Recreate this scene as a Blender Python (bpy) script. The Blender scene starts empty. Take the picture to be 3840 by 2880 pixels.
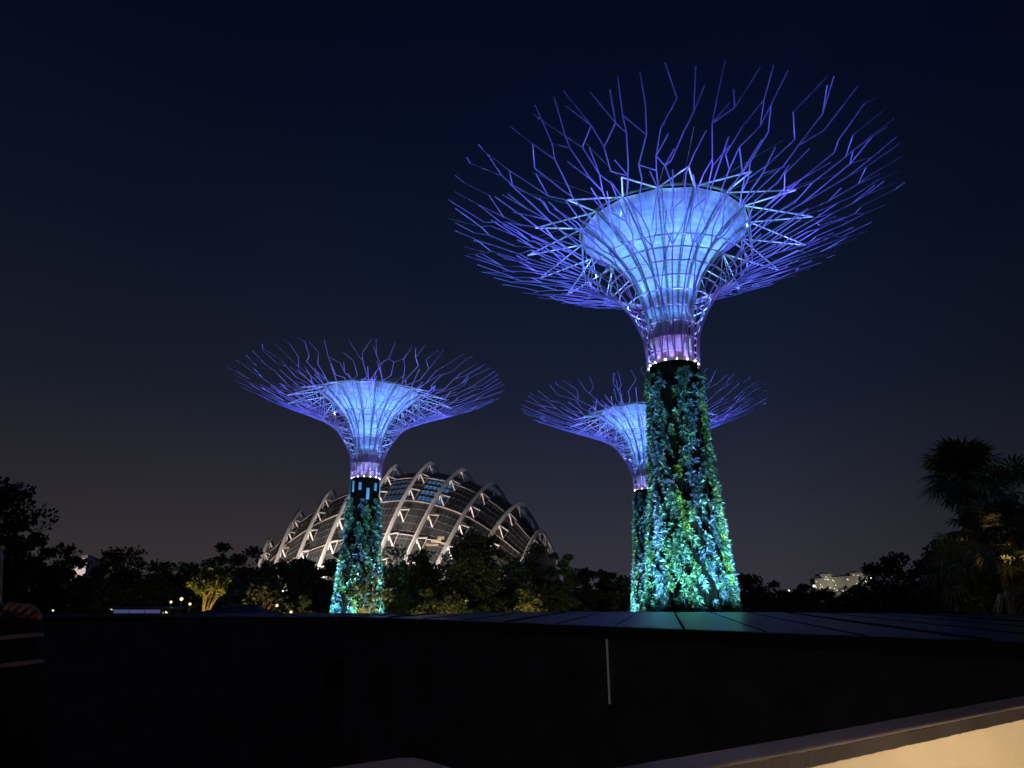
import bpy, math, random
import numpy as np
from mathutils import Vector, Matrix
S = bpy.context.scene
R = math.radians
PITCH = R(17.6); FOC = 23.5; FPX = FOC/36*1024; CZ = 9.0
# ------------------------------------------------------------ camera
cd = bpy.data.cameras.new('camera'); cam = bpy.data.objects.new('camera', cd)
S.collection.objects.link(cam); S.camera = cam
cam.location = (0, 0, CZ); cam.rotation_euler = (R(90)+PITCH, 0, 0)
cd.lens = FOC; cd.sensor_width = 36; cd.clip_start = .05; cd.clip_end = 6000
S.view_settings.view_transform = 'Standard'; S.view_settings.look = 'None'
S.view_settings.exposure = 0; S.view_settings.gamma = 1
# ------------------------------------------------------------ night sky with city glow at the horizon
W = bpy.data.worlds.new('World'); S.world = W; W.use_nodes = True
nt = W.node_tree; nt.nodes.clear()
def N(t, **k):
    n = nt.nodes.new(t)
    for a, b in k.items(): setattr(n, a, b)
    return n
tc = N('ShaderNodeTexCoord'); sp = N('ShaderNodeSeparateXYZ'); rp = N('ShaderNodeValToRGB')
nt.links.new(tc.outputs['Generated'], sp.inputs[0]); nt.links.new(sp.outputs['Z'], rp.inputs[0])
def lin(c): return tuple(((v/255)/12.92 if v/255 <= .04045 else ((v/255+.055)/1.055)**2.4) for v in c)
stops = [(0.0, (56, 51, 54)), (.06, (52, 48, 53)), (.14, (42, 41, 50)), (.27, (25, 30, 45)), (.45, (13, 21, 39)), (.62, (6, 13, 33)), (.8, (3, 8, 23))]
e = rp.color_ramp.elements
e[0].position = 0; e[0].color = (*lin(stops[0][1]), 1); e[1].position = .8; e[1].color = (*lin(stops[-1][1]), 1)
for p, c in stops[1:-1]:
    q = e.new(p); q.color = (*lin(c), 1)
# a little bluer between the towers, darker off to the right
rx = N('ShaderNodeValToRGB'); nt.links.new(sp.outputs['X'], rx.inputs[0])
mr = N('ShaderNodeMapRange'); mr.inputs[1].default_value = -.7; mr.inputs[2].default_value = .7
nt.links.new(sp.outputs['X'], mr.inputs[0]); nt.links.new(mr.outputs[0], rx.inputs[0])
f = rx.color_ramp.elements; f[0].color = (.88, .86, .78, 1); f[1].color = (.42, .46, .5, 1)
for p, c in ((.3, (1, 1, .95, 1)), (.55, (.92, 1.05, 1.25, 1)), (.75, (.85, .98, 1.15, 1)), (.88, (.6, .7, .75, 1))):
    q = f.new(p); q.color = c
mx = N('ShaderNodeMix', data_type='RGBA', blend_type='MULTIPLY'); mx.inputs[0].default_value = 1
nt.links.new(rp.outputs[0], mx.inputs[6]); nt.links.new(rx.outputs[0], mx.inputs[7])
nzs = N('ShaderNodeTexNoise'); nzs.inputs['Scale'].default_value = 2.2; nzs.inputs['Detail'].default_value = 5; nt.links.new(tc.outputs['Generated'], nzs.inputs[0])
mrn = N('ShaderNodeMapRange'); mrn.inputs[3].default_value = .86; mrn.inputs[4].default_value = 1.14; nt.links.new(nzs.outputs[0], mrn.inputs[0])
bg = N('ShaderNodeBackground'); wo = N('ShaderNodeOutputWorld')
nt.links.new(mx.outputs[2], bg.inputs[0]); nt.links.new(bg.outputs[0], wo.inputs[0]); nt.links.new(mrn.outputs[0], bg.inputs[1])
# ------------------------------------------------------------ lamps
def lamp(kind, loc, energy, col, aim=None, size=.15, angle=60, blend=.6):
    l = bpy.data.lights.new(kind.lower()+'_light', kind); l.energy = energy; l.color = col; l.shadow_soft_size = size
    if kind == 'SPOT': l.spot_size = R(angle); l.spot_blend = blend
    o = bpy.data.objects.new(kind.lower()+'_light', l); S.collection.objects.link(o); o.location = loc
    if aim is not None: o.rotation_euler = (Vector(aim)-Vector(loc)).to_track_quat('-Z', 'Y').to_euler()
    return o
# ------------------------------------------------------------ helpers
def at(px, py, Y):
    cx = (px-512)/FPX; cy = (384-py)/FPX
    d = Vector((cx, math.cos(PITCH)-cy*math.sin(PITCH), math.sin(PITCH)+cy*math.cos(PITCH)))
    return Vector((0, 0, CZ))+d*(Y/d.y)
def tag(o, label=None, cat=None, group=None, kind=None):
    if label: o['label'] = label
    if cat: o['category'] = cat
    if group: o['group'] = group
    if kind: o['kind'] = kind
    return o
def empty(name, loc=(0, 0, 0), rz=0):
    o = bpy.data.objects.new(name, None); S.collection.objects.link(o); o.location = loc; o.rotation_euler = (0, 0, rz); return o
class MB:
    def __init__(s): s.v = []; s.f = []; s.n = 0; s.sm = []
    def add(s, v, f, smooth=False):
        b = s.n; s.v.extend([tuple(p) for p in v]); s.f.extend([tuple(i+b for i in q) for q in f]); s.n += len(v); s.sm.extend([smooth]*len(f)); return s
    def box(s, c, d, rz=0, M=None):
        x, y, z = d[0]/2, d[1]/2, d[2]/2; m = Matrix.Translation(c) @ Matrix.Rotation(rz, 4, 'Z') if M is None else M
        v = [m @ Vector(p) for p in ((-x,-y,-z),(x,-y,-z),(x,y,-z),(-x,y,-z),(-x,-y,z),(x,-y,z),(x,y,z),(-x,y,z))]
        return s.add(v, [(3,2,1,0),(4,5,6,7),(0,1,5,4),(1,2,6,5),(2,3,7,6),(3,0,4,7)])
    def tube(s, pts, r, n=6, closed=False, caps=True):
        pts = [Vector(p) for p in pts]; L = len(pts)
        rr = r if isinstance(r, (list, tuple)) else [r]*L
        v = []; up = None
        for i, p in enumerate(pts):
            if closed: t = pts[(i+1) % L]-pts[i-1]
            else: t = pts[min(i+1, L-1)]-pts[max(i-1, 0)]
            t.normalize()
            if up is None: up = Vector((0, 0, 1)) if abs(t.z) < .9 else Vector((1, 0, 0))
            a = up-t*up.dot(t)
            if a.length < 1e-4: a = t.orthogonal()
            a.normalize(); up = a; b = t.cross(a)
            for k in range(n):
                an = 2*math.pi*k/n; v.append(p+(a*math.cos(an)+b*math.sin(an))*rr[i])
        fs = []
        for i in range(L if closed else L-1):
            j = (i+1) % L
            for k in range(n): fs.append((i*n+k, i*n+(k+1) % n, j*n+(k+1) % n, j*n+k))
        s.add(v, fs, True)
        if caps and not closed: s.add(v[:n], [tuple(range(n-1, -1, -1))]); s.add(v[-n:], [tuple(range(n))])
        return s
    def lathe(s, prof, n=32, c=(0, 0, 0)):
        v = []; fs = []
        for r, z in prof:
            for k in range(n):
                a = 2*math.pi*k/n; v.append((c[0]+r*math.cos(a), c[1]+r*math.sin(a), c[2]+z))
        for i in range(len(prof)-1):
            for k in range(n): fs.append((i*n+k, i*n+(k+1) % n, (i+1)*n+(k+1) % n, (i+1)*n+k))
        return s.add(v, fs, True)
    def ball(s, c, r, n=10, m=6):
        return s.lathe([(max(1e-3, r*math.sin(math.pi*i/m)), -r*math.cos(math.pi*i/m)) for i in range(m+1)], n, c)
    def build(s, name, mat, parent=None):
        me = bpy.data.meshes.new(name); me.from_pydata(s.v, [], s.f); me.materials.append(mat)
        me.polygons.foreach_set('use_smooth', s.sm); me.update()
        o = bpy.data.objects.new(name, me); S.collection.objects.link(o)
        if parent: o.parent = parent
        return o
def quads(name, V, mat, parent=None, k=4):
    """V: (n*k,3) array, k verts per polygon"""
    n = len(V)//k; me = bpy.data.meshes.new(name)
    me.vertices.add(n*k); me.vertices.foreach_set('co', V.astype(np.float32).ravel())
    me.loops.add(n*k); me.loops.foreach_set('vertex_index', np.arange(n*k, dtype=np.int32))
    me.polygons.add(n); me.polygons.foreach_set('loop_start', np.arange(0, n*k, k, dtype=np.int32))
    me.materials.append(mat); me.update(calc_edges=True)
    o = bpy.data.objects.new(name, me); S.collection.objects.link(o)
    if parent: o.parent = parent
    return o
def unit(a): return a/np.maximum(np.linalg.norm(a, axis=-1, keepdims=True), 1e-9)
def leafset(P, D, L, Wd, rng, droop=0.0):
    """rhombic leaves from points P along D"""
    n = len(P); D = unit(D); s = unit(np.cross(D, unit(rng.normal(size=(n, 3)))))
    L = np.asarray(L).reshape(-1, 1); Wd = np.asarray(Wd).reshape(-1, 1)
    mid = P+D*L*.5; tip = P+D*L; tip[:, 2] -= (droop*L)[:, 0]
    return np.stack([P, mid+s*Wd, tip, mid-s*Wd], 1).reshape(-1, 3)
# ------------------------------------------------------------ materials
def mat(name, col, rough=.6, metal=0, emit=None, es=1, noise=None, bump=0, spec=.5, rnd=None, alpha=None):
    m = bpy.data.materials.new(name); m.use_nodes = True; t = m.node_tree; b = t.nodes['Principled BSDF']
    b.inputs['Base Color'].default_value = (*col, 1); b.inputs['Roughness'].default_value = rough; b.inputs['Metallic'].default_value = metal
    b.inputs['Specular IOR Level'].default_value = spec
    if emit: b.inputs['Emission Color'].default_value = (*emit, 1); b.inputs['Emission Strength'].default_value = es
    if alpha is not None: b.inputs['Alpha'].default_value = alpha
    if noise:
        sc, amt = noise[0], noise[1]; stretch = noise[2] if len(noise) > 2 else (1, 1, 1)
        c = t.nodes.new('ShaderNodeTexCoord'); mp = t.nodes.new('ShaderNodeMapping'); mp.inputs['Scale'].default_value = stretch
        nz = t.nodes.new('ShaderNodeTexNoise'); nz.inputs['Scale'].default_value = sc; nz.inputs['Detail'].default_value = 6
        t.links.new(c.outputs['Object'], mp.inputs[0]); t.links.new(mp.outputs[0], nz.inputs[0])
        r = t.nodes.new('ShaderNodeValToRGB'); r.color_ramp.elements[0].position = .3; r.color_ramp.elements[1].position = .7
        r.color_ramp.elements[0].color = (*[v*(1-amt) for v in col], 1); r.color_ramp.elements[1].color = (*[min(1, v*(1+amt)) for v in col], 1)
        t.links.new(nz.outputs[0], r.inputs[0]); t.links.new(r.outputs[0], b.inputs['Base Color'])
        if bump:
            bp = t.nodes.new('ShaderNodeBump'); bp.inputs['Strength'].default_value = bump; bp.inputs['Distance'].default_value = .02
            t.links.new(nz.outputs[0], bp.inputs['Height']); t.links.new(bp.outputs[0], b.inputs['Normal'])
    if rnd:   # colour differs from leaf to leaf
        g = t.nodes.new('ShaderNodeNewGeometry'); r = t.nodes.new('ShaderNodeValToRGB')
        for i, c in enumerate(rnd):
            q = r.color_ramp.elements[i] if i < 2 else r.color_ramp.elements.new(.5)
            q.position = i/(len(rnd)-1); q.color = (*c, 1)
        t.links.new(g.outputs['Random Per Island'], r.inputs[0]); t.links.new(r.outputs[0], b.inputs['Base Color'])
    return m
M = {}
M['steel'] = mat('painted_steel', (.34, .27, .5), .45)
M['ring'] = mat('ring_steel', (.8, .8, .8), .4)
M['ribsteel'] = mat('rib_steel', (.22, .21, .17), .5)
M['core'] = mat('core_concrete', (.5, .48, .5), .7, noise=(1.2, .25, (1, 1, .2)))
M['darkcore'] = mat('dark_steel', (.005, .005, .006), .8, spec=.1)
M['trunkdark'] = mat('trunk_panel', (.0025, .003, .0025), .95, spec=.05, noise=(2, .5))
M['panel'] = mat('planting_frame', (.25, .35, .55), .6)
M['lampw'] = mat('lamp_glass', (1, 1, 1), .3, emit=(1, .95, .85), es=6)
M['lf_cyan'] = mat('fern_leaf', (.1, .2, .12), .6, rnd=[(.008, .025, .012), (.03, .075, .04), (.34, .55, .4)])
M['lf_blue'] = mat('glaucous_leaf', (.16, .22, .3), .6, rnd=[(.015, .025, .05), (.045, .07, .13), (.38, .46, .66)])
M['lf_lime'] = mat('lime_leaf', (.2, .3, .03), .6, rnd=[(.02, .05, .005), (.09, .16, .02), (.45, .55, .08)])
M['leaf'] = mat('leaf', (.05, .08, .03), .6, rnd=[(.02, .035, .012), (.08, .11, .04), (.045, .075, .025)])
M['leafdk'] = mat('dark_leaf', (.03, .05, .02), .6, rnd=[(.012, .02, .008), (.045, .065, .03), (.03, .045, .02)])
M['leafyl'] = mat('yellow_leaf', (.1, .12, .03), .6, rnd=[(.05, .07, .015), (.17, .17, .045), (.1, .12, .03)])
M['bark'] = mat('bark', (.2, .15, .1), .9, noise=(4, .4, (1, 1, .3)), bump=.4)
M['barkdk'] = mat('dark_bark', (.06, .05, .04), .9, noise=(4, .4, (1, 1, .3)))
M['palmleaf'] = mat('palm_leaf', (.1, .1, .05), .55, rnd=[(.05, .06, .02), (.16, .15, .07), (.1, .1, .04)])
M['grass'] = mat('ground', (.08, .08, .06), .95, noise=(.3, .4))
# stretched fabric of the funnel
def fabric():
    m = mat('funnel_fabric', (.62, .7, .78), .7); t = m.node_tree; b = t.nodes['Principled BSDF']
    tcn = t.nodes.new('ShaderNodeTexCoord'); sx = t.nodes.new('ShaderNodeSeparateXYZ'); t.links.new(tcn.outputs['Object'], sx.inputs[0])
    a = t.nodes.new('ShaderNodeMath'); a.operation = 'ARCTAN2'; t.links.new(sx.outputs[1], a.inputs[0]); t.links.new(sx.outputs[0], a.inputs[1])
    cb = t.nodes.new('ShaderNodeCombineXYZ'); t.links.new(a.outputs[0], cb.inputs[0]); t.links.new(sx.outputs[2], cb.inputs[1])
    out = []
    for scl in ((26, .35, 1), (2.0, 4.5, 1)):
        mp = t.nodes.new('ShaderNodeMapping'); mp.inputs['Scale'].default_value = scl; t.links.new(cb.outputs[0], mp.inputs[0])
        nz = t.nodes.new('ShaderNodeTexNoise'); nz.inputs['Scale'].default_value = 1.0; nz.inputs['Detail'].default_value = 4; t.links.new(mp.outputs[0], nz.inputs[0]); out.append(nz.outputs[0])
    ad = t.nodes.new('ShaderNodeMath'); ad.operation = 'ADD'; t.links.new(out[0], ad.inputs[0]); t.links.new(out[1], ad.inputs[1])
    r = t.nodes.new('ShaderNodeValToRGB'); mrr = t.nodes.new('ShaderNodeMath'); mrr.operation = 'MULTIPLY'; mrr.inputs[1].default_value = .5
    t.links.new(ad.outputs[0], mrr.inputs[0]); t.links.new(mrr.outputs[0], r.inputs[0])
    r.color_ramp.elements[0].position = .36; r.color_ramp.elements[0].color = (.38, .42, .5, 1)
    r.color_ramp.elements[1].position = .6; r.color_ramp.elements[1].color = (.8, .85, .9, 1)
    t.links.new(r.outputs[0], b.inputs['Base Color'])
    bp = t.nodes.new('ShaderNodeBump'); bp.inputs['Strength'].default_value = .35; bp.inputs['Distance'].default_value = .1
    t.links.new(ad.outputs[0], bp.inputs['Height']); t.links.new(bp.outputs[0], b.inputs['Normal'])
    return m
M['fabric'] = fabric()
# ------------------------------------------------------------ ground
g = MB(); g.add([(-3000, -200, 0), (3000, -200, 0), (3000, 4000, 0), (-3000, 4000, 0)], [(0, 1, 2, 3)])
tag(g.build('ground', M['grass']), kind='structure')
# ------------------------------------------------------------ steel tree towers
PROF = [(1.83, 0), (1.84, .9), (1.97, 2.2), (2.35, 3.4), (2.9, 4.5), (3.5, 5.4), (4.1, 6.2), (5.3, 7.1), (6.8, 7.95), (8.7, 8.7), (10.8, 9.5), (13, 10.35), (15, 11.2), (17.2, 12.1)]
_len = [0]
for i in range(1, len(PROF)): _len.append(_len[-1]+math.dist(PROF[i], PROF[i-1]))
def prof(s):
    s = min(max(s, 0), _len[-1]*1.08)
    r = float(np.interp(s, _len, [p[0] for p in PROF])); z = float(np.interp(s, _len, [p[1] for p in PROF]))
    if s > _len[-1]: k = s-_len[-1]; r += k*.93; z += k*.38
    return r, z
def cp(th, s, off=0):
    r, z = prof(s); return Vector(((r+off)*math.cos(th), (r+off)*math.sin(th), z))
MEM = [(1.55, 3.6), (1.65, 4.4), (1.95, 5.6), (2.45, 6.9), (3.2, 8.1), (4.15, 9.2), (5.2, 10.1), (6.2, 10.75)]
def tower(name_label, loc, zt, seed, rot, nplants, leafscale, H=1.0, bare=False, P=1.0, near=False, G_=1.0):
    rng = random.Random(seed); nr = np.random.default_rng(seed)
    root = empty('tree_tower', loc); root.rotation_euler.z = 0
    tag(root, name_label, 'tree tower', 'steel tree towers lit at night')
    T = Matrix.Translation((0, 0, zt)) @ Matrix.Rotation(rot, 4, 'Z') @ Matrix.Diagonal((1, 1, H, 1))
    NR = 24; pr = .047
    sm = 9.6                                          # arc length where straight pipes give way to branching
    # pipes
    for i in range(NR):
        th = 2*math.pi*i/NR
        m = MB(); n = 13; sw = (.5 if i % 2 else -.5)
        pts = [T @ cp(th, sm*k/n) for k in range(n+1)]
        m.tube(pts, pr, 5)
        # one long diagonal wrapping a few bays over, alternate directions
        if i % 3 != 1:
            dirn = 1 if i % 3 == 0 else -1
            m.tube([T @ cp(th+dirn*(2*math.pi/NR)*2.0*k/n, sm*(.0+.95*k/n), .02*dirn) for k in range(n+1)], pr*.85, 5)
        m.build('pipe', M['steel'], root)
    # rings (polygons on the inside of the pipes)
    zs = [0.75, 1.8, 2.85, 3.85, 4.8, 5.6, 6.35, 6.95, 7.45]
    for zr in zs:
        r = float(np.interp(zr, [p[1] for p in PROF], [p[0] for p in PROF]))-.12
        m = MB(); m.tube([T @ Vector((r*math.cos(2*math.pi*(i+.0)/NR), r*math.sin(2*math.pi*(i+.0)/NR), zr)) for i in range(NR)], .055, 5, closed=True)
        m.build('ring', M['ring'], root)
    # canopy of forking branches: a loose honeycomb that opens at its rim
    m = MB(); S0 = sm-.3; S1 = _len[-1]-(1.1 if near else .2); step = .0
    rows = []; s = S0; ks = [1.6, 1.2, 1.8, 1.2, 1.9, 1.3, 2.4]
    lv = [S0]
    for k in ks: lv.append(lv[-1]+k*(S1*1.0-S0)/sum(ks))
    nodes = []
    NC = 72
    for j, sl in enumerate(lv):
        row = []
        off = .5 if (j//2) % 2 else 0
        if j % 2 == 0: off = .5 if ((j+1)//2) % 2 else 0
        off = [0, 0, .5, .5, 0, 0, .5, .5, 0, 0][j]
        for i in range(NC):
            jj = .0 if j == 0 else .46
            row.append(((i+off+rng.uniform(-jj, jj))*2*math.pi/NC, sl+(0 if j == 0 else rng.uniform(-.5, .5) if j < 7 else rng.uniform(-.5, .25))))
        nodes.append(row)
    def seg(a, b, rr=pr):
        if a[1] > S1: return
        if b[1] > S1+.3: q_ = (S1+.3-a[1])/(b[1]-a[1]); b = (a[0]+(b[0]-a[0])*q_, S1+.3)
        n = 2; pts = [T @ cp(a[0]+(b[0]-a[0])*k/n, a[1]+(b[1]-a[1])*k/n) for k in range(n+1)]
        m.tube([pts[0], pts[-1]], rr, 5, caps=False)
    def wrap(a, b):
        while b-a > math.pi: b -= 2*math.pi
        while a-b > math.pi: b += 2*math.pi
        return b
    for i in range(NR):                                # the pipes split in two where the canopy opens
        for c in (3*i-1, 3*i, 3*i+1):
            q = nodes[0][c % NC]; seg((2*math.pi*i/NR, sm-1.5), (wrap(2*math.pi*i/NR, q[0]), q[1]))
    live = set(range(NC))
    for j in range(len(lv)-1):
        nxt = set()
        for c in range(NC):
            b = nodes[j+1][c]
            if j % 2 == 0: par = [c] if c in live else []
            else:
                sh = 0 if [0, 0, .5, .5, 0, 0, .5, .5][j] == 0 else 1
                par = [p_ for p_ in ((c+1-sh) % NC, (c-sh) % NC) if p_ in live]
                if len(par) == 2 and rng.random() < .66: par = [rng.choice(par)]
            if j >= 4 and rng.random() < .05: par = []
            for p_ in par:
                a = nodes[j][p_]; seg(a, (wrap(a[0], b[0]), b[1]), pr*(1-.05*j)); nxt.add(c)
        live = nxt
        for p_ in live:                                # short free twigs off the live nodes
            if j > 0 and rng.random() < .22:
                a = nodes[j+1][p_]; d = rng.choice((-1, 1)); seg(a, (a[0]+d*rng.uniform(.15, .8)*2*math.pi/NC, a[1]+rng.uniform(1.0, 2.2)), pr*.8)
    for k in range(NC):                                # long straight pipes running out past the honeycomb
        if rng.random() < .5:
            a = nodes[rng.choice((0, 0, 1, 2))][k]; seg(a, (a[0]+rng.uniform(-.1, .1), min(S1, a[1]+rng.uniform(2.5, 6))), pr*.9)
    m.build('branch_canopy', M['steel'], root)
    # thin cables tying the branches
    m = MB()
    for i in range(24):
        a0 = 2*math.pi*(i+.5)/24; q0 = T @ Vector((6.2*math.cos(a0), 6.2*math.sin(a0), 10.8))
        m.tube([q0, T @ cp(a0+rng.uniform(-.12, .12), S0+rng.uniform(4, 7.5), .05)], .011, 3)
    m.build('cable', M['ribsteel'], root)
    # fabric funnel, its ribs, rim and star of struts
    m = MB(); NM = 16; v = []; fs = []; sub = 6; n = NM*sub
    fine = []
    for i in range(len(MEM)-1):
        for k in range(3):
            q = k/3; fine.append((MEM[i][0]*(1-q)+MEM[i+1][0]*q, MEM[i][1]*(1-q)+MEM[i+1][1]*q))
    fine.append(MEM[-1])
    for q, (r, z) in enumerate(fine):
        u = q/(len(fine)-1)
        for k in range(n):
            a = 2*math.pi*k/n; ph = (k % sub)/sub; sag = math.sin(math.pi*ph)
            rr = r*(1-.012*u*sag); zz = z-.07*(u**6)*sag
            v.append(T @ Vector((rr*math.cos(a), rr*math.sin(a), zz)))
    for q in range(len(fine)-1):
        for k in range(n): fs.append((q*n+k, q*n+(k+1) % n, (q+1)*n+(k+1) % n, (q+1)*n+k))
    m.add(v, fs, True); mem = m.build('fabric_funnel', M['fabric'], root)
    for i in range(NM):
        a = 2*math.pi*i/NM; m = MB()
        m.tube([T @ Vector(((r+.1)*math.cos(a), (r+.1)*math.sin(a), z)) for r, z in [(1.42, 1.8), (1.5, 2.8)]+MEM], .06, 5)
        m.tube([T @ Vector(((r+.1)*math.cos(a+.045), (r+.1)*math.sin(a+.045), z)) for r, z in [(1.42, 1.8), (1.5, 2.8)]+MEM], .035, 5)
        m.build('funnel_rib', M['ribsteel'], root)
    m = MB(); m.tube([T @ Vector((6.28*math.cos(2*math.pi*i/48), 6.28*math.sin(2*math.pi*i/48), 10.9)) for i in range(48)], .1, 5, closed=True)
    m.build('funnel_rim', M['ribsteel'], root)
    for i in range(NM):
        a = 2*math.pi*i/NM; m = MB(); p0 = Vector((6.25*math.cos(a), 6.25*math.sin(a), 10.75))
        for da, s1, sr in ((-.196, 13.9, .055), (.196, 13.9, .055), (-.1, 9.4, .03), (.1, 9.4, .03)):
            m.tube([T @ p0, T @ cp(a+da, s1, -.1)], sr, 5)
        m.build('strut', M['ring'], root)
    # concrete core
    m = MB(); m.lathe([(1.36, -1), (1.36, 1.75), (1.5, 1.78), (1.5, 1.95), (1.2, 1.97), (1.2, 3.8)], 40)
    o = m.build('concrete_core', M['core'], root); o.matrix_local = T
    m = MB(); m.lathe([(1.0, 3.7), (1.9, 3.78), (2.0, 6), (.5, 6.5)], 24); 
    # trunk
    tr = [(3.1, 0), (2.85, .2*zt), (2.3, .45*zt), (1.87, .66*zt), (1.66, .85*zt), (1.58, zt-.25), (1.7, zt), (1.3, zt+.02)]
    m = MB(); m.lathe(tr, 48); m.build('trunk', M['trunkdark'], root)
    for k in range(24):                                 # steel uprights on the trunk
        a = rot+2*math.pi*k/24; m = MB()
        m.tube([Vector(((r+.06)*math.cos(a), (r+.06)*math.sin(a), z)) for r, z in tr[:6]], .05, 4)
        m.build('upright', M['darkcore'], root)
    m = MB(); 
    for k in range(14):
        a = rot+2*math.pi*k/14; c = MB(); c.ball((1.72*math.cos(a), 1.72*math.sin(a), zt+.08), .075, 8, 5); c.build('lamp', M['lampw'], root)
    if bare:
        for k in range(12):
            a = rot+2*math.pi*k/12+.1; zz = zt-1.1 if k % 3 else zt-2.0
            c = MB(); c.box((0, 0, 0), (.34, .06, 1.35 if k % 2 else .9), M=Matrix.Translation((1.86*math.cos(a), 1.86*math.sin(a), zz)) @ Matrix.Rotation(a+math.pi/2, 4, 'Z'))
            c.build('planting_frame', M['panel'], root)
    # planting: rosettes in vertical drifts
    ztop = zt-(2.6 if bare else .5)
    u = nr.random(nplants*5); th = nr.random(nplants*5)*2*math.pi; z = ztop*u
    def nz(a, b, c): return np.sin(th*a+c)*np.cos(z*b+1.7*c)+.6*np.sin(th*a*2.3+z*b*1.9+c*2)
    dens = .8*nz(8, 1.5, seed)+.8*nz(17, 3.4, seed+2)+.5*nz(4, .2, seed+7)+.42-(z/ztop)**3*1.4*np.clip(np.sin(th*7+seed)+.6, 0, 1)
    keep = dens > nr.normal(.5, .3, size=len(th)); th = th[keep][:nplants]; z = z[keep][:nplants]
    species = nz(5, .12, seed+5)+.5*nz(9, .7, seed+9)+nr.normal(0, .5, len(th))
    rr = np.interp(z, [p[1] for p in tr[:6]], [p[0] for p in tr[:6]])+.05
    for nm, mt, sel in (('fern_planting', 'lf_cyan', (species > -.35) & (species <= 1.05)), ('glaucous_planting', 'lf_blue', species <= -.35), ('lime_planting', 'lf_lime', species > 1.05)):
        t_, z_, r_ = th[sel], z[sel], rr[sel]; nl = 13
        out = np.stack([np.cos(t_), np.sin(t_), np.zeros_like(t_)], 1); P0 = out*r_[:, None]; P0[:, 2] = z_
        P0 += out*nr.random((len(t_), 1))*.22
        tz = np.stack([-np.sin(t_), np.cos(t_), np.zeros_like(t_)], 1)
        size = leafscale*(.45+nr.random(len(t_))**2.5*1.35)
        vs = []
        for k in range(nl):
            a = 2*math.pi*k/nl+nr.random(len(t_))*.8; sp_ = nr.uniform(.4, 1.1, len(t_))
            d = out*.75+(tz*np.cos(a)[:, None]+np.array([[0, 0, 1.]])*np.sin(a)[:, None])*sp_[:, None]
            L = size*nr.uniform(.6, 1.1, len(t_)); vs.append(leafset(P0, d, L, L*(.085 if nm != 'fern_planting' else .12), nr, .18))
        o = quads(nm, np.concatenate(vs), M[mt], root); o['kind'] = 'stuff'
    # ---- lamps of the tower
    L0 = Vector(loc)
    for k in range(16):
        a = 2*math.pi*(k+.5)/16+rot; c, s_ = math.cos(a), math.sin(a)
        # blue lamps on the rings between fabric and pipes, shining up at the fabric
        lamp('SPOT', L0+Vector((1.68*c, 1.68*s_, zt+2.3)), 800*P, (.11, .32, 1), L0+Vector((2.3*c, 2.3*s_, zt+9)), .06, 70, 1)
        lamp('SPOT', L0+Vector((2.5*c, 2.5*s_, zt+4.0)), 440*P, (.11, .32, 1), L0+Vector((3.2*c, 3.2*s_, zt+9.5)), .06, 90, 1)
        lamp('SPOT', L0+Vector((4.5*c, 4.5*s_, zt+6.6)), 195*P, (.1, .32, 1), L0+Vector((4.3*c, 4.3*s_, zt+11)), .06, 120, 1)
    for k in range(12):
        a = 2*math.pi*(k+.5)/12+rot; c, s_ = math.cos(a), math.sin(a)
        lamp('SPOT', L0+Vector((6.0*c, 6.0*s_, zt+9.0)), 420*P, (.3, .78, 1), L0+Vector((8.5*c, 8.5*s_, zt+10.6)), .05, 130, 1)
    for k in range(8):
        a = 2*math.pi*(k+.5)/8+rot; c, s_ = math.cos(a), math.sin(a)
        lamp('SPOT', L0+Vector((1.6*c, 1.6*s_, zt+.2)), 80*P, (.24, .14, 1), L0+Vector((1.5*c, 1.5*s_, zt+3)), .06, 120, 1)
    for k in range(10):
        a = 2*math.pi*k/10+rot+.2; c, s_ = math.cos(a), math.sin(a)
        # violet lamps just outside the pipes, washing the branches
        lamp('SPOT', L0+Vector((2.5*c, 2.5*s_, zt-.3)), 330*P, (.45, .04, 1), L0+Vector((4.5*c, 4.5*s_, zt+7)), .08, 60, 1)
        lamp('SPOT', L0+Vector((3.6*c, 3.6*s_, zt+3.2)), 12000*P, (.13, .22, 1), L0+Vector((14.5*c, 14.5*s_, zt+10)), .08, 80, 1)
        lamp('SPOT', L0+Vector((8.4*c, 8.4*s_, zt+7.4)), 1500*P, (.16, .13, 1), L0+Vector((17*c, 17*s_, zt+11.6)), .08, 90, 1)
        lamp('SPOT', L0+Vector((2.15*c, 2.15*s_, zt-.5)), 60*P, (1, .06, .6), L0+Vector((1.9*c, 1.9*s_, zt+3)), .05, 60, 1)
    for k in range(6):
        a = 2*math.pi*k/6-math.pi/2; c, s_ = math.cos(a), math.sin(a)
        z0 = 9.0 if near and k in (0, 1, 5) else 7.0
        lamp('SPOT', L0+Vector((6.0*c, 6.0*s_, z0)), 4300*G_, (.27, .84, 1), L0+Vector((2.4*c, 2.4*s_, z0+1.6)), .2, 76, .9)
        lamp('SPOT', L0+Vector((9.0*c, 9.0*s_, z0)), 9000*G_, (.25, .7, 1), L0+Vector((1.7*c, 1.7*s_, zt-4)), .2, 19, .8)
        lamp('SPOT', L0+Vector((5.6*c, 5.6*s_, z0-.3)), 9500*G_, (.34, .75, 1), L0+Vector((1.9*c, 1.9*s_, z0+5.7)), .2, 28, .9)
    return root
ZB = 15.5+CZ
tower('tall steel tree tower in front, plant-covered trunk and blue lit funnel', (11.5, 45, 0), ZB, 3, .12, 13000, .3, near=True, G_=1.5)
tower('left steel tree tower, blue lit funnel, standing in front of the ribbed glass dome', (-18, 82, 0), 13.7+CZ, 8, .3, 6500, .38, bare=True, G_=1.9)
tower('far steel tree tower half hidden behind the tall plant-covered trunk', (18.6, 92, 0), 13.8+CZ, 14, .05, 6500, .38, G_=1.7)

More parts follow.
